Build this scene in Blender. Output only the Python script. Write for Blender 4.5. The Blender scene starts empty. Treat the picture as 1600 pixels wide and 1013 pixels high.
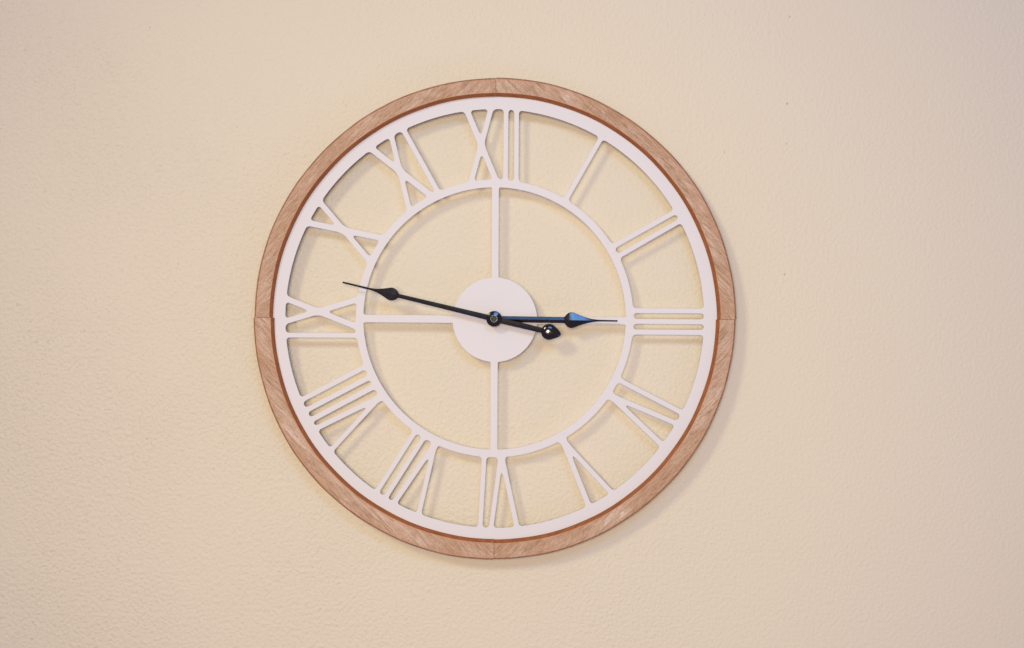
import bpy, bmesh, math, random
import numpy as np
from mathutils import Vector, Matrix
from mathutils.geometry import tessellate_polygon

scene = bpy.context.scene
COL = scene.collection

# ------------------------------------------------------------------ scale
# One "unit" u is a pixel of the 1600 px photograph measured on the wall = 0.8 mm.
S = 0.0008
DIST = 2200.0                       # camera distance from the wall, in u
CX, CY = 800.0, 506.5               # optical axis
FRONT = 33.0                        # height of the wooden rim in front of the wall
# world: X right, Z up, wall surface at Y = 0, room towards -Y

# ------------------------------------------------------------------ camera
cam_data = bpy.data.cameras.new("camera")
cam = bpy.data.objects.new("camera", cam_data)
COL.objects.link(cam)
cam.location = (0, -DIST * S, 0)
cam.rotation_euler = (math.radians(90), 0, 0)
cam_data.sensor_width = 36.0
cam_data.lens = 36.0 * DIST / 1600.0
cam_data.clip_start = 0.02
cam_data.clip_end = 100
scene.camera = cam

# ------------------------------------------------------------------ world
world = bpy.data.worlds.new("World")
scene.world = world
world.use_nodes = True
bg = world.node_tree.nodes["Background"]
bg.inputs[0].default_value = (0.455, 0.355, 0.435, 1)
bg.inputs[1].default_value = 0.55

# ------------------------------------------------------------------ lamps
def aim(o, target):
    d = Vector(target) - o.location
    o.rotation_euler = d.to_track_quat('-Z', 'Y').to_euler()

def area(name, loc, target, w, h, power, color):
    l = bpy.data.lights.new(name, 'AREA')
    l.shape = 'RECTANGLE'; l.size = w; l.size_y = h
    l.energy = power; l.color = color
    o = bpy.data.objects.new(name, l); COL.objects.link(o)
    o.location = loc; aim(o, target)
    return o

def spot(name, loc, target, power, color, size, angle, blend):
    l = bpy.data.lights.new(name, 'SPOT')
    l.energy = power; l.color = color; l.shadow_soft_size = size
    l.spot_size = math.radians(angle); l.spot_blend = blend
    o = bpy.data.objects.new(name, l); COL.objects.link(o)
    o.location = loc; aim(o, target)
    return o

CC = (-0.0216, 0, 0.006)             # clock centre on the wall
spot("lamp_upper_left", (-2.3, -3.55, 2.13), (0.45, 0, -0.28), 300, (0.755, 0.689, 0.455), 0.42, 46, 1.0)
spot("lamp_front", (-0.10, -2.7, 0.14), (0.0, 0, -0.10), 121, (0.790, 0.705, 0.325), 0.26, 48, 1.0)
area("window_light", (0.40, -2.2, 1.15), (0.8, 0, -0.45), 0.9, 0.45, 20, (0.120, 0.310, 0.700))
spot("fill_front_wide", (-0.40, -3.1, 0.05), (-0.1, 0, -0.05), 196, (0.455, 0.350, 0.430), 0.38, 100, 0.3)  # added wide fill, no actual lamp; softens the darkening around the rim
area("fill_lower_right", (1.9, -1.5, -1.5), (0.9, 0, -0.5), 1.2, 0.8, 6.0, (0.42, 0.42, 0.95))  # added lavender fill without a real source; cools the wall's lower right

scene.view_settings.view_transform = 'Standard'
scene.view_settings.look = 'None'
scene.view_settings.exposure = 0.0
scene.view_settings.gamma = 1.0

# ------------------------------------------------------------------ nodes
def new_mat(name):
    m = bpy.data.materials.new(name); m.use_nodes = True
    nt = m.node_tree
    return m, nt, nt.nodes["Principled BSDF"]

def node(nt, kind, **kw):
    n = nt.nodes.new(kind)
    for k, v in kw.items():
        setattr(n, k, v)
    return n

def noise(nt, vec, scale, detail=4, rough=0.5, dist=0.0):
    n = node(nt, 'ShaderNodeTexNoise')
    n.inputs['Scale'].default_value = scale
    n.inputs['Detail'].default_value = detail
    n.inputs['Roughness'].default_value = rough
    n.inputs['Distortion'].default_value = dist
    nt.links.new(vec, n.inputs['Vector'])
    return n.outputs['Fac']

def ramp(nt, fac, stops):
    r = node(nt, 'ShaderNodeValToRGB')
    e = r.color_ramp.elements
    e[0].position, e[0].color = stops[0][0], stops[0][1] + (1,)
    e[1].position, e[1].color = stops[-1][0], stops[-1][1] + (1,)
    for p, c in stops[1:-1]:
        x = e.new(p); x.color = c + (1,)
    nt.links.new(fac, r.inputs['Fac'])
    return r.outputs['Color']

def math_(nt, op, a, b=None, c=None, clamp=False):
    n = node(nt, 'ShaderNodeMath', operation=op); n.use_clamp = clamp
    for i, v in enumerate((a, b, c)):
        if v is None: continue
        if isinstance(v, (int, float)): n.inputs[i].default_value = v
        else: nt.links.new(v, n.inputs[i])
    return n.outputs[0]

def mixrgb(nt, fac, a, b, mode='MIX'):
    n = node(nt, 'ShaderNodeMix', data_type='RGBA', blend_type=mode)
    if isinstance(fac, (int, float)): n.inputs[0].default_value = fac
    else: nt.links.new(fac, n.inputs[0])
    for sock, v in ((n.inputs[6], a), (n.inputs[7], b)):
        if isinstance(v, tuple): sock.default_value = v + (1,)
        else: nt.links.new(v, sock)
    return n.outputs[2]

def mapping(nt, vec, scale=(1, 1, 1), rot=(0, 0, 0), loc=(0, 0, 0)):
    n = node(nt, 'ShaderNodeMapping')
    n.inputs['Scale'].default_value = scale
    n.inputs['Rotation'].default_value = rot
    n.inputs['Location'].default_value = loc
    nt.links.new(vec, n.inputs['Vector'])
    return n.outputs[0]

# ---- wall: painted woodchip paper
def wall_material():
    m, nt, p = new_mat("painted_wallpaper")
    co = node(nt, 'ShaderNodeTexCoord').outputs['Object']
    # gentle tone variation of the paint
    big = noise(nt, co, 2.2, 3, 0.5)
    col = mixrgb(nt, big, (0.735, 0.668, 0.520), (0.760, 0.692, 0.545))
    # relief: soft orange-peel + sparse chips, a few small scratches
    warp = node(nt, 'ShaderNodeVectorMath', operation='ADD')
    nz = node(nt, 'ShaderNodeTexNoise'); nz.inputs['Scale'].default_value = 45
    nt.links.new(co, nz.inputs['Vector'])
    sc = node(nt, 'ShaderNodeVectorMath', operation='SCALE'); sc.inputs['Scale'].default_value = 0.016
    nt.links.new(nz.outputs['Color'], sc.inputs[0])
    nt.links.new(co, warp.inputs[0]); nt.links.new(sc.outputs[0], warp.inputs[1])
    wv = warp.outputs[0]
    soft = noise(nt, co, 215, 3, 0.5)
    fine = noise(nt, co, 420, 3, 0.6)
    v1 = node(nt, 'ShaderNodeTexVoronoi', feature='F1')
    v1.inputs['Scale'].default_value = 120
    nt.links.new(mapping(nt, wv, (1.25, 1.0, 0.6), (0, 0.6, 0)), v1.inputs['Vector'])
    chip = math_(nt, 'SUBTRACT', 0.36, v1.outputs['Distance'], clamp=True)
    # only some cells carry a chip
    sep = node(nt, 'ShaderNodeSeparateColor'); nt.links.new(v1.outputs['Color'], sep.inputs[0])
    keep = math_(nt, 'GREATER_THAN', sep.outputs[0], 0.74)
    chip = math_(nt, 'MULTIPLY', chip, chip)
    chip = math_(nt, 'MULTIPLY', chip, keep)
    chip = math_(nt, 'MULTIPLY', chip, math_(nt, 'MULTIPLY', sep.outputs[1], 1.0))
    h = math_(nt, 'MULTIPLY_ADD', chip, 5.0, math_(nt, 'MULTIPLY', soft, 1.9))
    h = math_(nt, 'MULTIPLY_ADD', fine, 0.22, h)
    # the paper is rougher in some areas than in others
    area_mask = node(nt, 'ShaderNodeMapRange')
    area_mask.inputs['From Min'].default_value = 0.38; area_mask.inputs['From Max'].default_value = 0.62
    area_mask.inputs['To Min'].default_value = 0.8; area_mask.inputs['To Max'].default_value = 1.1
    sx = node(nt, 'ShaderNodeSeparateXYZ'); nt.links.new(co, sx.inputs[0])
    side = math_(nt, 'MULTIPLY_ADD', sx.outputs[0], -1.0, 0.92)
    side = math_(nt, 'MULTIPLY_ADD', sx.outputs[2], -0.35, side)
    side = math_(nt, 'MAXIMUM', math_(nt, 'MINIMUM', side, 1.6), 0.55)
    nt.links.new(noise(nt, mapping(nt, co, loc=(4.2, 0, 1.3)), 4.5, 2, 0.5), area_mask.inputs['Value'])
    h = math_(nt, 'MULTIPLY', h, math_(nt, 'MULTIPLY', area_mask.outputs[0], side))
    b = node(nt, 'ShaderNodeBump')
    b.inputs['Strength'].default_value = 1.0
    b.inputs['Distance'].default_value = 0.00092
    nt.links.new(h, b.inputs['Height'])
    nt.links.new(b.outputs[0], p.inputs['Normal'])
    # a few tiny dark specks of dirt, each at its own place on the wall
    specks = [(1234, 26, 1.6), (1230, 162, 2.0), (1229, 225, 1.3), (1226, 429, 1.8),
              (1132, 238, 1.1), (234, 43, 1.2), (700, 960, 0.9), (150, 470, 0.9), (1345, 700, 0.9)]
    acc = None
    for x, y, r in specks:
        d = node(nt, 'ShaderNodeVectorMath', operation='DISTANCE')
        nt.links.new(co, d.inputs[0])
        d.inputs[1].default_value = ((x - CX) * S, 0, (CY - y) * S)
        f = math_(nt, 'LESS_THAN', d.outputs['Value'], r * S)
        acc = f if acc is None else math_(nt, 'MAXIMUM', acc, f)
    col = mixrgb(nt, math_(nt, 'MULTIPLY', acc, 0.38), col, (0.22, 0.17, 0.14))
    nt.links.new(col, p.inputs['Base Color'])
    p.inputs['Roughness'].default_value = 0.62
    p.inputs['Specular IOR Level'].default_value = 0.35
    return m

# ---- powder coated white sheet metal
def white_metal():
    m, nt, p = new_mat("white_powder_coat")
    co = node(nt, 'ShaderNodeTexCoord').outputs['Object']
    n1 = noise(nt, co, 900, 2, 0.5)
    b = node(nt, 'ShaderNodeBump'); b.inputs['Strength'].default_value = 0.25
    b.inputs['Distance'].default_value = 0.0002
    nt.links.new(n1, b.inputs['Height']); nt.links.new(b.outputs[0], p.inputs['Normal'])
    n2 = noise(nt, co, 14, 4, 0.6)
    nt.links.new(mixrgb(nt, n2, (0.722, 0.706, 0.718), (0.746, 0.730, 0.745)), p.inputs['Base Color'])
    p.inputs['Roughness'].default_value = 0.55
    p.inputs['Specular IOR Level'].default_value = 0.3
    return m

# ---- wood; grain runs along local X of the segment
def wood(name, seed, stained=False):
    m, nt, p = new_mat(name)
    co = node(nt, 'ShaderNodeTexCoord').outputs['Object']
    big = noise(nt, mapping(nt, co, (7, 30, 30), loc=(seed, seed * 2, 0)), 1.0, 4, 0.55, 0.6)
    mid = noise(nt, mapping(nt, co, (30, 240, 240), loc=(seed, 3, seed)), 1.0, 5, 0.62, 0.9)
    fin = noise(nt, mapping(nt, co, (80, 850, 850), loc=(seed, 9, 1)), 1.0, 4, 0.7, 0.4)
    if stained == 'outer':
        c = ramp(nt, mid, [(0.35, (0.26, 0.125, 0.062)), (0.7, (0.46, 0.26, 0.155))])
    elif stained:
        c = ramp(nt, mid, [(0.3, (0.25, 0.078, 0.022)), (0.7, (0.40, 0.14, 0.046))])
    else:
        c = ramp(nt, mid, [(0.30, (0.34, 0.205, 0.125)), (0.44, (0.51, 0.335, 0.215)),
                           (0.58, (0.61, 0.435, 0.31)), (0.72, (0.74, 0.60, 0.50))])
        c = mixrgb(nt, ramp(nt, big, [(0.38, (0.0, 0.0, 0.0)), (0.62, (0.7, 0.7, 0.7))]), c, (0.45, 0.26, 0.14))
        dark = ramp(nt, fin, [(0.32, (0.42, 0.32, 0.27)), (0.47, (1, 1, 1))])
        c = mixrgb(nt, 0.75, c, dark, 'MULTIPLY')
        lite = ramp(nt, fin, [(0.54, (0, 0, 0)), (0.70, (0.7, 0.7, 0.7))])
        c = mixrgb(nt, lite, c, (0.72, 0.56, 0.47))
        # fine mottling of the open pores
        pore = noise(nt, mapping(nt, co, (420, 900, 900), loc=(seed, 4, 2)), 1.0, 3, 0.65)
        c = mixrgb(nt, 0.75, c, ramp(nt, pore, [(0.32, (0.72, 0.68, 0.66)), (0.5, (1, 1, 1)), (0.70, (1.14, 1.16, 1.2))]), 'MULTIPLY')
        # the stain of the edges has bled a little way onto the face
        sx = node(nt, 'ShaderNodeSeparateXYZ'); nt.links.new(co, sx.inputs[0])
        rad = math_(nt, 'SQRT', math_(nt, 'ADD', math_(nt, 'POWER', math_(nt, 'ABSOLUTE', sx.outputs[0]), 2.0), math_(nt, 'POWER', math_(nt, 'ABSOLUTE', sx.outputs[2]), 2.0)))
        off = math_(nt, 'ABSOLUTE', math_(nt, 'SUBTRACT', rad, 362.0 * S * (DIST - FRONT) / DIST * 0.9995))
        bleed = node(nt, 'ShaderNodeMapRange')
        bleed.inputs['From Min'].default_value = 6.5 * S; bleed.inputs['From Max'].default_value = 12.5 * S
        bleed.inputs['To Min'].default_value = 0.0; bleed.inputs['To Max'].default_value = 1.0
        nt.links.new(off, bleed.inputs['Value'])
        bl = math_(nt, 'MULTIPLY', bleed.outputs[0], math_(nt, 'MULTIPLY_ADD', mid, 1.6, -0.35, clamp=True), clamp=True)
        c = mixrgb(nt, bl, c, (0.56, 0.27, 0.15))
    nt.links.new(c, p.inputs['Base Color'])
    b = node(nt, 'ShaderNodeBump'); b.inputs['Strength'].default_value = 0.5
    b.inputs['Distance'].default_value = 0.0005
    nt.links.new(math_(nt, 'ADD', fin, mid), b.inputs['Height'])
    nt.links.new(b.outputs[0], p.inputs['Normal'])
    p.inputs['Roughness'].default_value = 0.55
    p.inputs['Specular IOR Level'].default_value = 0.3
    return m

def black_metal():
    m, nt, p = new_mat("glossy_black_metal")
    co = node(nt, 'ShaderNodeTexCoord').outputs['Object']
    n1 = noise(nt, co, 160, 3, 0.6)
    rr = node(nt, 'ShaderNodeMapRange')
    rr.inputs['To Min'].default_value = 0.10; rr.inputs['To Max'].default_value = 0.17
    nt.links.new(n1, rr.inputs['Value']); nt.links.new(rr.outputs[0], p.inputs['Roughness'])
    p.inputs['Base Color'].default_value = (0.003, 0.003, 0.005, 1)
    p.inputs['Specular IOR Level'].default_value = 0.85
    return m

def dull_plastic():
    m, nt, p = new_mat("black_plastic")
    co = node(nt, 'ShaderNodeTexCoord').outputs['Object']
    nt.links.new(mixrgb(nt, noise(nt, co, 300), (0.02, 0.02, 0.02), (0.03, 0.03, 0.03)), p.inputs['Base Color'])
    p.inputs['Roughness'].default_value = 0.6
    return m

M_WALL = wall_material()
M_WHITE = white_metal()
M_BLACK = black_metal()
M_PLASTIC = dull_plastic()

# ------------------------------------------------------------------ helpers
def link_mesh(name, verts, faces, mats, parent=None, smooth=False, midx=None):
    me = bpy.data.meshes.new(name)
    me.from_pydata(verts, [], faces)
    for m in mats: me.materials.append(m)
    if midx is not None:
        for p, i in zip(me.polygons, midx): p.material_index = i
    if smooth:
        me.polygons.foreach_set('use_smooth', [True] * len(me.polygons))
    bm = bmesh.new(); bm.from_mesh(me)
    bmesh.ops.recalc_face_normals(bm, faces=bm.faces)
    bm.to_mesh(me); bm.free()
    o = bpy.data.objects.new(name, me); COL.objects.link(o)
    if parent: o.parent = parent
    return o

# the clock's own frame: origin at its centre on the wall
CLX, CLY = 773.0, 498.5
root = bpy.data.objects.new("wall_clock", None); COL.objects.link(root)
root.location = ((CLX - CX) * S, 0, (CY - CLY) * S)
root['label'] = "round skeleton wall clock with wooden frame, white Roman numerals and black hands"
root['category'] = "wall clock"

def P(x, y, h):
    """photo position seen at height h above the wall -> metres in the clock's frame"""
    k = (DIST - h) / DIST
    return (((x - CX) * k + CX - CLX) * S, -h * S, -((y - CY) * k + CY - CLY) * S)

# ------------------------------------------------------------------ wall
wall = link_mesh("wall", [(x, y, z) for x in (-2.2, 2.2) for y in (0, 0.2) for z in (-1.6, 1.6)],
                 [(0, 1, 5, 4), (2, 6, 7, 3), (0, 4, 6, 2), (1, 3, 7, 5), (0, 2, 3, 1), (4, 5, 7, 6)], [M_WALL])
wall['kind'] = 'structure'
wall['label'] = "cream painted wall with fine woodchip texture"

# ------------------------------------------------------------------ frame
def frame_segment(a0, a1, dr_in, dr_out, dz, seed):
    """quarter of the ring from clock angle a0 to a1 (degrees, clockwise from twelve)"""
    amid = math.radians((a0 + a1) / 2)
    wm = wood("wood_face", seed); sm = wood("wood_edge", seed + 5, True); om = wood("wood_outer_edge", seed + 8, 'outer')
    H = FRONT + dz
    # profile: (photo radius, height, material of the strip that follows)
    ri, ro = 346.0 + dr_in, 376.3 + dr_out
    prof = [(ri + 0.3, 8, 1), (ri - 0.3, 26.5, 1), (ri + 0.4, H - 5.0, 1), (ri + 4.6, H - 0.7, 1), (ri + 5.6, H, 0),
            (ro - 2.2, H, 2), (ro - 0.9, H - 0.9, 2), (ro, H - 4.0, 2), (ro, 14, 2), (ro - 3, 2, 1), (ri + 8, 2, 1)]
    n = 72
    verts, faces, mi = [], [], []
    m = len(prof)
    rnd = random.Random(seed)
    ph = [rnd.uniform(0, 6.28) for _ in range(4)]
    # local frame: X along the chord, Z across; rotated back by the object transform
    rot = amid
    c, s = math.cos(rot), math.sin(rot)
    for i in range(n + 1):
        t = i / n
        a = math.radians(a0 + (a1 - a0) * t)
        w = 0.45 * math.sin(3.1 * a + ph[0]) + 0.30 * math.sin(9 * a + ph[1]) + 0.12 * math.sin(31 * a + ph[2])
        w2 = 0.30 * math.sin(4.3 * a + ph[3]) + 0.15 * math.sin(23 * a + ph[0])
        for j, (r, h, _) in enumerate(prof):
            rr = r + (w if r > 360 else w2)
            x, y = 773.3 + rr * math.sin(a), 497.8 - rr * math.cos(a)
            X, Y, Z = P(x, y, h)
            verts.append((X * c - Z * s, Y, X * s + Z * c))
    for i in range(n):
        for j in range(m):
            k = (j + 1) % m
            faces.append((i * m + j, i * m + k, (i + 1) * m + k, (i + 1) * m + j)); mi.append(prof[j][2])
    faces.append(tuple(range(m))); mi.append(1)
    faces.append(tuple(n * m + j for j in reversed(range(m)))); mi.append(1)
    o = link_mesh("frame_segment", verts, faces, [wm, sm, om], root, midx=mi)
    o.rotation_euler = (0, rot, 0)
    return o
TW = 0.25
g = 0.045
frame_segment(0 + TW + g, 90 + TW - g, 1.0, 0.2, 0.0, 1.3)
frame_segment(90 + TW + g, 180 + TW - g, -0.6, -0.4, 0.5, 4.1)
frame_segment(180 + TW + g, 270 + TW - g, -1.0, 0.9, 0.2, 7.7)
frame_segment(270 + TW + g, 360 + TW - g, 0.6, -0.8, 0.8, 12.2)

# ------------------------------------------------------------------ dial
ZF = 25.0            # height of the sheet's front
TH = 1.7             # thickness
CR = (773.0, 497.9)
R_OI, R_IO, R_II = 327.0, 217.0, 204.9

def ring(name, r0, r1, cx, cy, zf, th, bev=0.35, n=288):
    prof = [(r0 + bev, zf), (r1 - bev, zf), (r1, zf - bev), (r1, zf - th), (r0, zf - th), (r0, zf - bev)]
    m = len(prof); verts = []; faces = []
    for i in range(n):
        a = 2 * math.pi * i / n
        for r, h in prof: verts.append(P(cx + r * math.sin(a), cy - r * math.cos(a), h))
    for i in range(n):
        q = (i + 1) % n
        for j in range(m):
            k = (j + 1) % m
            faces.append((i * m + j, i * m + k, q * m + k, q * m + j))
    return link_mesh(name, verts, faces, [M_WHITE], root)

ring("outer_ring", R_OI, 348.5, CR[0], CR[1], ZF, TH)
ring("inner_ring", R_II, R_IO, CR[0] - 0.2, CR[1], ZF, TH)

def smin(a, b, k):
    h = np.maximum(k - np.abs(a - b), 0) / k
    return np.minimum(a, b) - h * h * k * 0.25

def line_sdf(X, Y, p, q, w):
    dx, dy = q[0] - p[0], q[1] - p[1]
    L = math.hypot(dx, dy)
    return np.abs((X - p[0]) * dy - (Y - p[1]) * dx) / L - w / 2

def contour(fun, x0, x1, y0, y1, step=0.5):
    """marching squares -> closed loops of points where fun = 0"""
    nx, ny = int((x1 - x0) / step) + 1, int((y1 - y0) / step) + 1
    xs = x0 + np.arange(nx) * step; ys = y0 + np.arange(ny) * step
    X, Y = np.meshgrid(xs, ys)
    F = fun(X, Y); F[np.abs(F) < 1e-6] = 1e-6
    ins = F < 0
    code = ins[:-1, :-1] * 1 + ins[:-1, 1:] * 2 + ins[1:, 1:] * 4 + ins[1:, :-1] * 8
    js, is_ = np.nonzero((code != 0) & (code != 15))
    TAB = {1: [(3, 0)], 2: [(0, 1)], 3: [(3, 1)], 4: [(1, 2)], 5: [(3, 2), (1, 0)], 6: [(0, 2)], 7: [(3, 2)],
           8: [(2, 3)], 9: [(2, 0)], 10: [(0, 3), (2, 1)], 11: [(2, 1)], 12: [(1, 3)], 13: [(1, 0)], 14: [(0, 3)]}
    pts = {}; nxt = {}
    def ek(j, i, e):
        if e == 0: return ('h', j, i)
        if e == 2: return ('h', j + 1, i)
        if e == 3: return ('v', j, i)
        return ('v', j, i + 1)
    def pt(k):
        if k not in pts:
            t, j, i = k
            if t == 'h':
                a, b = F[j, i], F[j, i + 1]; u = a / (a - b)
                pts[k] = (xs[i] + u * step, ys[j])
            else:
                a, b = F[j, i], F[j + 1, i]; u = a / (a - b)
                pts[k] = (xs[i], ys[j] + u * step)
    for j, i in zip(js.tolist(), is_.tolist()):
        for a, b in TAB[int(code[j, i])]:
            ka, kb = ek(j, i, a), ek(j, i, b)
            pt(ka); pt(kb); nxt[ka] = kb
    loops = []; seen = set()
    for k in list(nxt):
        if k in seen: continue
        lp = []; c = k
        while c in nxt and c not in seen:
            seen.add(c); lp.append(pts[c]); c = nxt[c]
        if len(lp) > 8: loops.append(lp)
    return loops

def simplify(lp, tol=0.035):
    out = [lp[0]]; i = 0; n = len(lp)
    while i < n - 1:
        j = i + 1
        while j + 1 < n and j - i < 60:
            ax, ay = lp[i]; bx, by = lp[j + 1]
            L = math.hypot(bx - ax, by - ay) or 1e-9
            if any(abs((lp[k][0] - ax) * (by - ay) - (lp[k][1] - ay) * (bx - ax)) / L > tol for k in range(i + 1, j + 1)):
                break
            j += 1
        if j < n - 1 or True: out.append(lp[j])
        i = j
    if math.hypot(out[0][0] - out[-1][0], out[0][1] - out[-1][1]) < 1e-6: out.pop()
    return out

def sheet(name, fun, box, zf, th, bev=0.35):
    loops = [simplify(l) for l in contour(fun, *box)]
    loops = [l for l in loops if len(l) > 3]
    verts, faces, front3d = [], [], []
    for lp in loops:
        arr = np.array(lp); e = 0.15
        gx = (fun(arr[:, 0] + e, arr[:, 1]) - fun(arr[:, 0] - e, arr[:, 1]))
        gy = (fun(arr[:, 0], arr[:, 1] + e) - fun(arr[:, 0], arr[:, 1] - e))
        gl = np.sqrt(gx * gx + gy * gy) + 1e-9
        inn = arr - np.stack([gx / gl, gy / gl], 1) * bev
        base = len(verts); n = len(lp)
        for (x, y) in inn: verts.append(P(x, y, zf))
        for (x, y) in arr: verts.append(P(x, y, zf - bev))
        for (x, y) in arr: verts.append(P(x, y, zf - th))
        for k in range(n):
            q = (k + 1) % n
            faces.append((base + k, base + q, base + n + q, base + n + k))
            faces.append((base + n + k, base + n + q, base + 2 * n + q, base + 2 * n + k))
        front3d.append((base, n, [Vector((x, y, 0)) for x, y in inn], [Vector((x, y, 0)) for x, y in arr]))
    for which, off in ((2, 0), (3, 2)):
        idx = []
        for f in front3d: idx += [f[0] + off * f[1] + k for k in range(f[1])]
        for t in tessellate_polygon([f[which] for f in front3d]):
            faces.append(tuple(idx[v] for v in t))
    return link_mesh(name, verts, faces, [M_WHITE], root)

PROUD = 0.06
# strokes of each numeral: two points of the centre line and the width, as measured on the photograph
NUM = {
 12: ("XII", [((732.5,180),(774.5,281),9.2), ((764.5,180),(737,281),8.2), ((790.8,180),(789.8,281),7.5), ((807.2,180),(806.8,281),7.5)]),
 1: ("I", [((937,220),(891.2,300),7.4)]),
 2: ("II", [((965,381.5),(1045,336.8),7.7), ((975,395.7),(1055,349.7),7.5)]),
 3: ("III", [((1000,485.7),(1090,486.2),7.8), ((1000,502.4),(1090,503.1),7.9), ((1000,519.1),(1090,519.7),8.2)]),
 4: ("IV", [((980,600.7),(1050,637.2),7.6), ((990,633.6),(1050,658.9),7.7), ((990,653.2),(1020,681.7),8.3)]),
 5: ("V", [((895.9,730),(915.7,780),8.2), ((908.6,720),(946,760),7.7)]),
 6: ("VI", [((756.2,720),(751,811),7.4), ((777.5,750),(769.2,811),7.3), ((794,760),(805,811),7.8)]),
 7: ("VII", [((632.4,700),(587.8,770),7.6), ((652,700),(607.3,770),7.4), ((654.2,730),(626.8,770),7.9), ((671.3,730),(662.1,770),7.3)]),
 8: ("VIII", [((500,610.2),(560,578.8),7.8), ((500,630.2),(560,598.8),8.1), ((500,649.1),(560,617.2),8.4), ((500,666.8),(560,637.3),8.2), ((557.7,660),(530,690),7.3)]),
 9: ("IX", [((470,524),(540,524.3),7.5), ((460,472),(540,503.9),9.1), ((460,498.1),(540,473.9),8.8)]),
 10: ("X", [((515.7,335),(558.2,385),8.7), ((490,350.2),(580,368.7),9.3)]),
 11: ("XI", [((645.4,230),(673.2,280),8.0), ((590,240.3),(650,287.4),9.8), ((615.7,230),(630.2,290),8.0)]),
}
WORDS = {1:"one",2:"two",3:"three",4:"four",5:"five",6:"six",7:"seven",8:"eight",9:"nine",10:"ten",11:"eleven",12:"twelve"}
for hnum, (txt, strokes) in NUM.items():
    def fun(X, Y, strokes=strokes):
        r = np.hypot(X - CR[0], Y - CR[1])
        ds = [line_sdf(X, Y, *s) for s in strokes]
        f = smin(R_OI - r, r - R_IO, 0.01)
        dm = ds[0]
        for d in ds:
            f = smin(f, d, 6.0); dm = np.minimum(dm, d)
        f = np.maximum(f, dm - 4.5)
        return np.maximum(np.maximum(f, 210.5 - r), r - 333.0)
    a = math.radians(hnum * 30)
    mx, my = CR[0] + 272 * math.sin(a), CR[1] - 272 * math.cos(a)
    o = sheet("numeral", fun, (mx - 88, mx + 88, my - 88, my + 88), ZF + PROUD, TH + PROUD * 2)
    o['label'] = "Roman numeral %s, the hour of %s" % (txt, WORDS[hnum])

# spokes and hub disc
DISC = (773.2, 499.9, 66.2)
SPK = [((774.1, 300), (773.6, 420), 11.0), ((840, 501.1), (977, 501.6), 11.5),
       ((772.1, 580), (771.6, 703), 11.2), ((570, 497.9), (705, 498.9), 11.9)]
for k, s in enumerate(SPK):
    def fun(X, Y, s=s):
        r = np.hypot(X - CR[0], Y - CR[1]); d0 = np.hypot(X - DISC[0], Y - DISC[1])
        d = line_sdf(X, Y, *s)
        f = smin(smin(d, d0 - DISC[2], 2.0), R_II - r, 3.0)
        f = np.maximum(f, d - 3.0)
        return np.maximum(np.maximum(f, r - 211.0), 62.0 - d0)
    a = math.radians(90 * k)
    mx, my = 773 + 136 * math.sin(a), 499 - 136 * math.cos(a)
    sheet("spoke", fun, (mx - 84, mx + 84, my - 84, my + 84), ZF + PROUD, TH + PROUD * 2)

def lathe(name, cx, cy, prof, mat, n=96, parent=root, smooth=False):
    """prof: (radius, height) from the axis outwards and back"""
    verts, faces = [], []
    m = len(prof)
    for r, h in prof:
        for i in range(n):
            a = 2 * math.pi * i / n
            verts.append(P(cx + r * math.sin(a), cy - r * math.cos(a), h))
    for j in range(m - 1):
        for i in range(n):
            q = (i + 1) % n
            faces.append((j * n + i, j * n + q, (j + 1) * n + q, (j + 1) * n + i))
    faces.append(tuple(range(n)))
    faces.append(tuple((m - 1) * n + i for i in reversed(range(n))))
    return link_mesh(name, verts, faces, [mat], parent, smooth=smooth)

lathe("hub_disc", DISC[0], DISC[1], [(4, ZF + 0.12), (65.7, ZF + 0.12), (66.2, ZF - 0.3), (66.2, ZF - TH - 0.1), (4, ZF - TH - 0.1)], M_WHITE, 160)

# the movement behind the disc
bm = bmesh.new()
bmesh.ops.create_cube(bm, size=1.0, matrix=Matrix.Translation(Vector(P(772.6, 499, 12.3))) @ Matrix.Diagonal((70 * S, 19.6 * S, 70 * S, 1)))
bmesh.ops.bevel(bm, geom=bm.edges[:], offset=3 * S, segments=2, affect='EDGES')
me = bpy.data.meshes.new("movement_case"); bm.to_mesh(me); bm.free(); me.materials.append(M_PLASTIC)
mv = bpy.data.objects.new("movement_case", me); COL.objects.link(mv); mv.parent = root

# ------------------------------------------------------------------ hands
def blade(name, p0, p1, stations, h0, th):
    """folded sheet hand: stations (distance from p0, half width, ridge rise); two sloping facets along a ridge"""
    dx, dy = p1[0] - p0[0], p1[1] - p0[1]
    L = math.hypot(dx, dy); ux, uy = dx / L, dy / L
    nx_, ny_ = -uy, ux
    verts, faces = [], []
    for s, w, rise in stations:
        e = min(0.5, w * 0.3)
        sec = [(-w, h0), (-w + e, h0 + e), (0, h0 + e + rise), (w - e, h0 + e), (w, h0), (w - e, h0 - th), (-w + e, h0 - th)]
        for t, h in sec:
            verts.append(P(p0[0] + ux * s + nx_ * t, p0[1] + uy * s + ny_ * t, h))
    m = 7
    for i in range(len(stations) - 1):
        for j in range(m):
            k = (j + 1) % m
            faces.append((i * m + j, i * m + k, (i + 1) * m + k, (i + 1) * m + j))
    faces.append(tuple(range(m))); faces.append(tuple((len(stations) - 1) * m + j for j in reversed(range(m))))
    return link_mesh(name, verts, faces, [M_BLACK], root)

def interp(tab, s):
    for (a, va), (b, vb) in zip(tab, tab[1:]):
        if a <= s <= b:
            t = (s - a) / (b - a)
            return va + (vb - va) * t
    return tab[-1][1]

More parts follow.
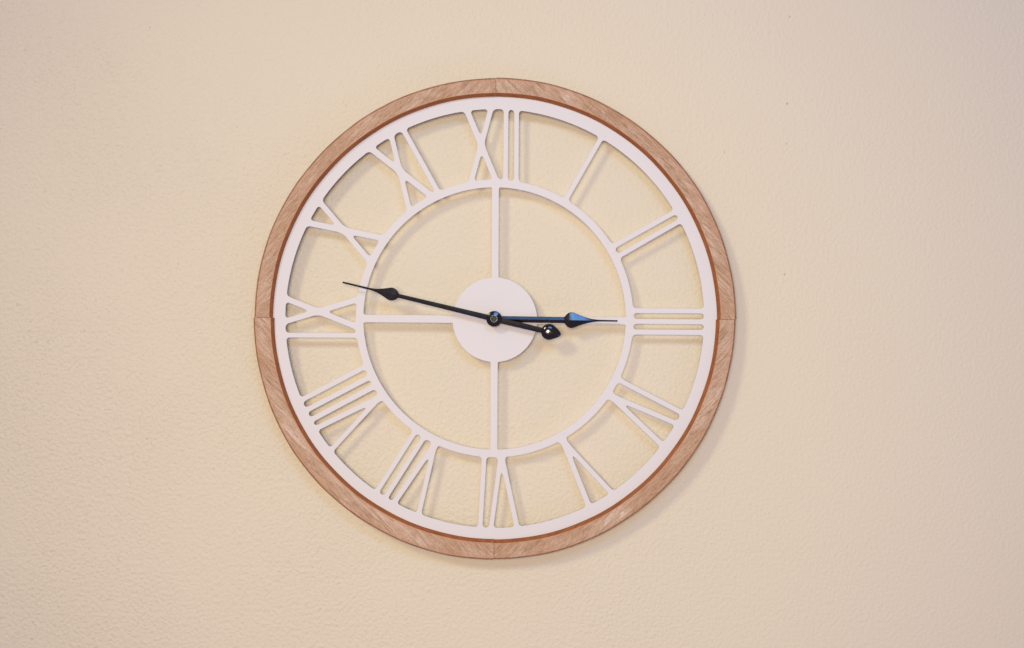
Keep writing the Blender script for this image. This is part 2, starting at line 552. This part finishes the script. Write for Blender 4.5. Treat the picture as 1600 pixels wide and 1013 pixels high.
# hour hand
hp0, hp1 = (772, 498.6), (964.7, 501.7)
hl = math.hypot(hp1[0] - hp0[0], hp1[1] - hp0[1])
leafH = [(0, 4.7), (109.3, 4.7), (110.5, 5.6), (112.5, 8.2), (115, 10.6), (117.5, 11.9), (120, 12.4), (122.5, 12.2), (125.5, 11.3),
         (129, 9.9), (133, 8.3), (137, 6.9), (141, 5.6), (145, 4.3), (149, 3.2), (153, 2.4), (158, 1.75), (164, 1.35), (172, 1.2), (hl, 1.15)]
blade("hour_hand", hp0, hp1, [(s, w, w * 0.17 if s < 110 else (interp([(110, 0.85), (115, 1.45), (120, 2.75), (124, 2.9), (127, 2.75)], s) if s < 127 else w * 0.25)) for s, w in leafH], 33.0, 0.8)

# minute hand with its counterweight
mp0, mp1 = (771.6, 498.4), (534.6, 441.2)
ml = math.hypot(mp1[0] - mp0[0], mp1[1] - mp0[1])
leafM = [(0, 4.3), (40, 3.9), (90, 3.5), (152.8, 3.1), (154, 4.4), (156, 6.6), (158.5, 8.5), (161.5, 9.7), (164.5, 10.2), (167.5, 9.9),
         (171, 8.6), (175, 7.0), (179, 5.5), (183, 4.2), (188, 2.9), (193, 2.0), (199, 1.6), (215, 1.45), (235, 1.4), (ml - 0.8, 1.4), (ml, 0.9)]
mh = blade("minute_hand", mp0, mp1, [(s, w, min(w * 0.12, 1.25)) for s, w in leafM], 42.0, 0.8)
# tail
tail_end = (858.5, 519.3)
dx, dy = tail_end[0] - mp0[0], tail_end[1] - mp0[1]; tl = math.hypot(dx, dy)
tail = blade("tail", mp0, tail_end, [(0, 4.6, 0.5), (40, 4.4, 0.5), (70, 4.1, 0.5), (tl, 4.0, 0.5)], 41.6, 0.8)
tail.parent = mh
# counterweight: domed teardrop
def dome(name, cx, cy, ang, h0, rise, out, parent):
    verts, faces = [], []
    n = len(out); rings_ = 12
    ca, sa = math.cos(ang), math.sin(ang)
    for j in range(rings_ + 1):
        q = j / rings_ * math.pi / 2
        k = math.cos(q); h = h0 + rise * math.sin(q)
        for (a, b) in out:
            a2, b2 = a * k, b * k
            verts.append(P(cx + a2 * ca - b2 * sa, cy + a2 * sa + b2 * ca, h))
    for j in range(rings_):
        for i in range(n):
            q = (i + 1) % n
            faces.append((j * n + i, j * n + q, (j + 1) * n + q, (j + 1) * n + i))
    base = len(verts)
    for (a, b) in out: verts.append(P(cx + a * ca - b * sa, cy + a * sa + b * ca, h0 - 1.0))
    for i in range(n):
        q = (i + 1) % n
        faces.append((i, base + i, base + q, q))
    faces.append(tuple(base + i for i in range(n)))
    o = link_mesh(name, verts, faces, [M_BLACK], parent, smooth=True)
    return o
out = []
for i in range(64):
    a = 2 * math.pi * i / 64
    r = 12.6
    x, y = r * math.cos(a), r * math.sin(a)
    if x > 0:     # pulled out into a soft point
        u = x / r
        x = r * u * 1.0 + 6.2 * u ** 4
        y = y * (1 - 0.12 * u * u)
    out.append((x, y))
dome("counterweight", 858.0, 518.8, math.atan2(dy, dx), 41.2, 4.6, out, mh)

# centre cap
cap = []
for j in range(11):
    q = math.pi / 2 * j / 10
    r_ = 12.2 - j * 0.76
    cap.append((r_, 46.4 - 0.17 * r_ - 0.0065 * r_ * r_))
prof = [(11.6, 26), (12.2, 42.6)] + cap[0:] + [(4.3, 44.5), (0.3, 44.4)]
hc = lathe("hand_cap", 771.9, 498.4, prof, M_BLACK, 64, smooth=True)
lathe("pin", 771.7, 498.2, [(4.35, 44.0), (4.35, 45.35), (0.3, 45.35)], M_PLASTIC, 40, parent=hc)
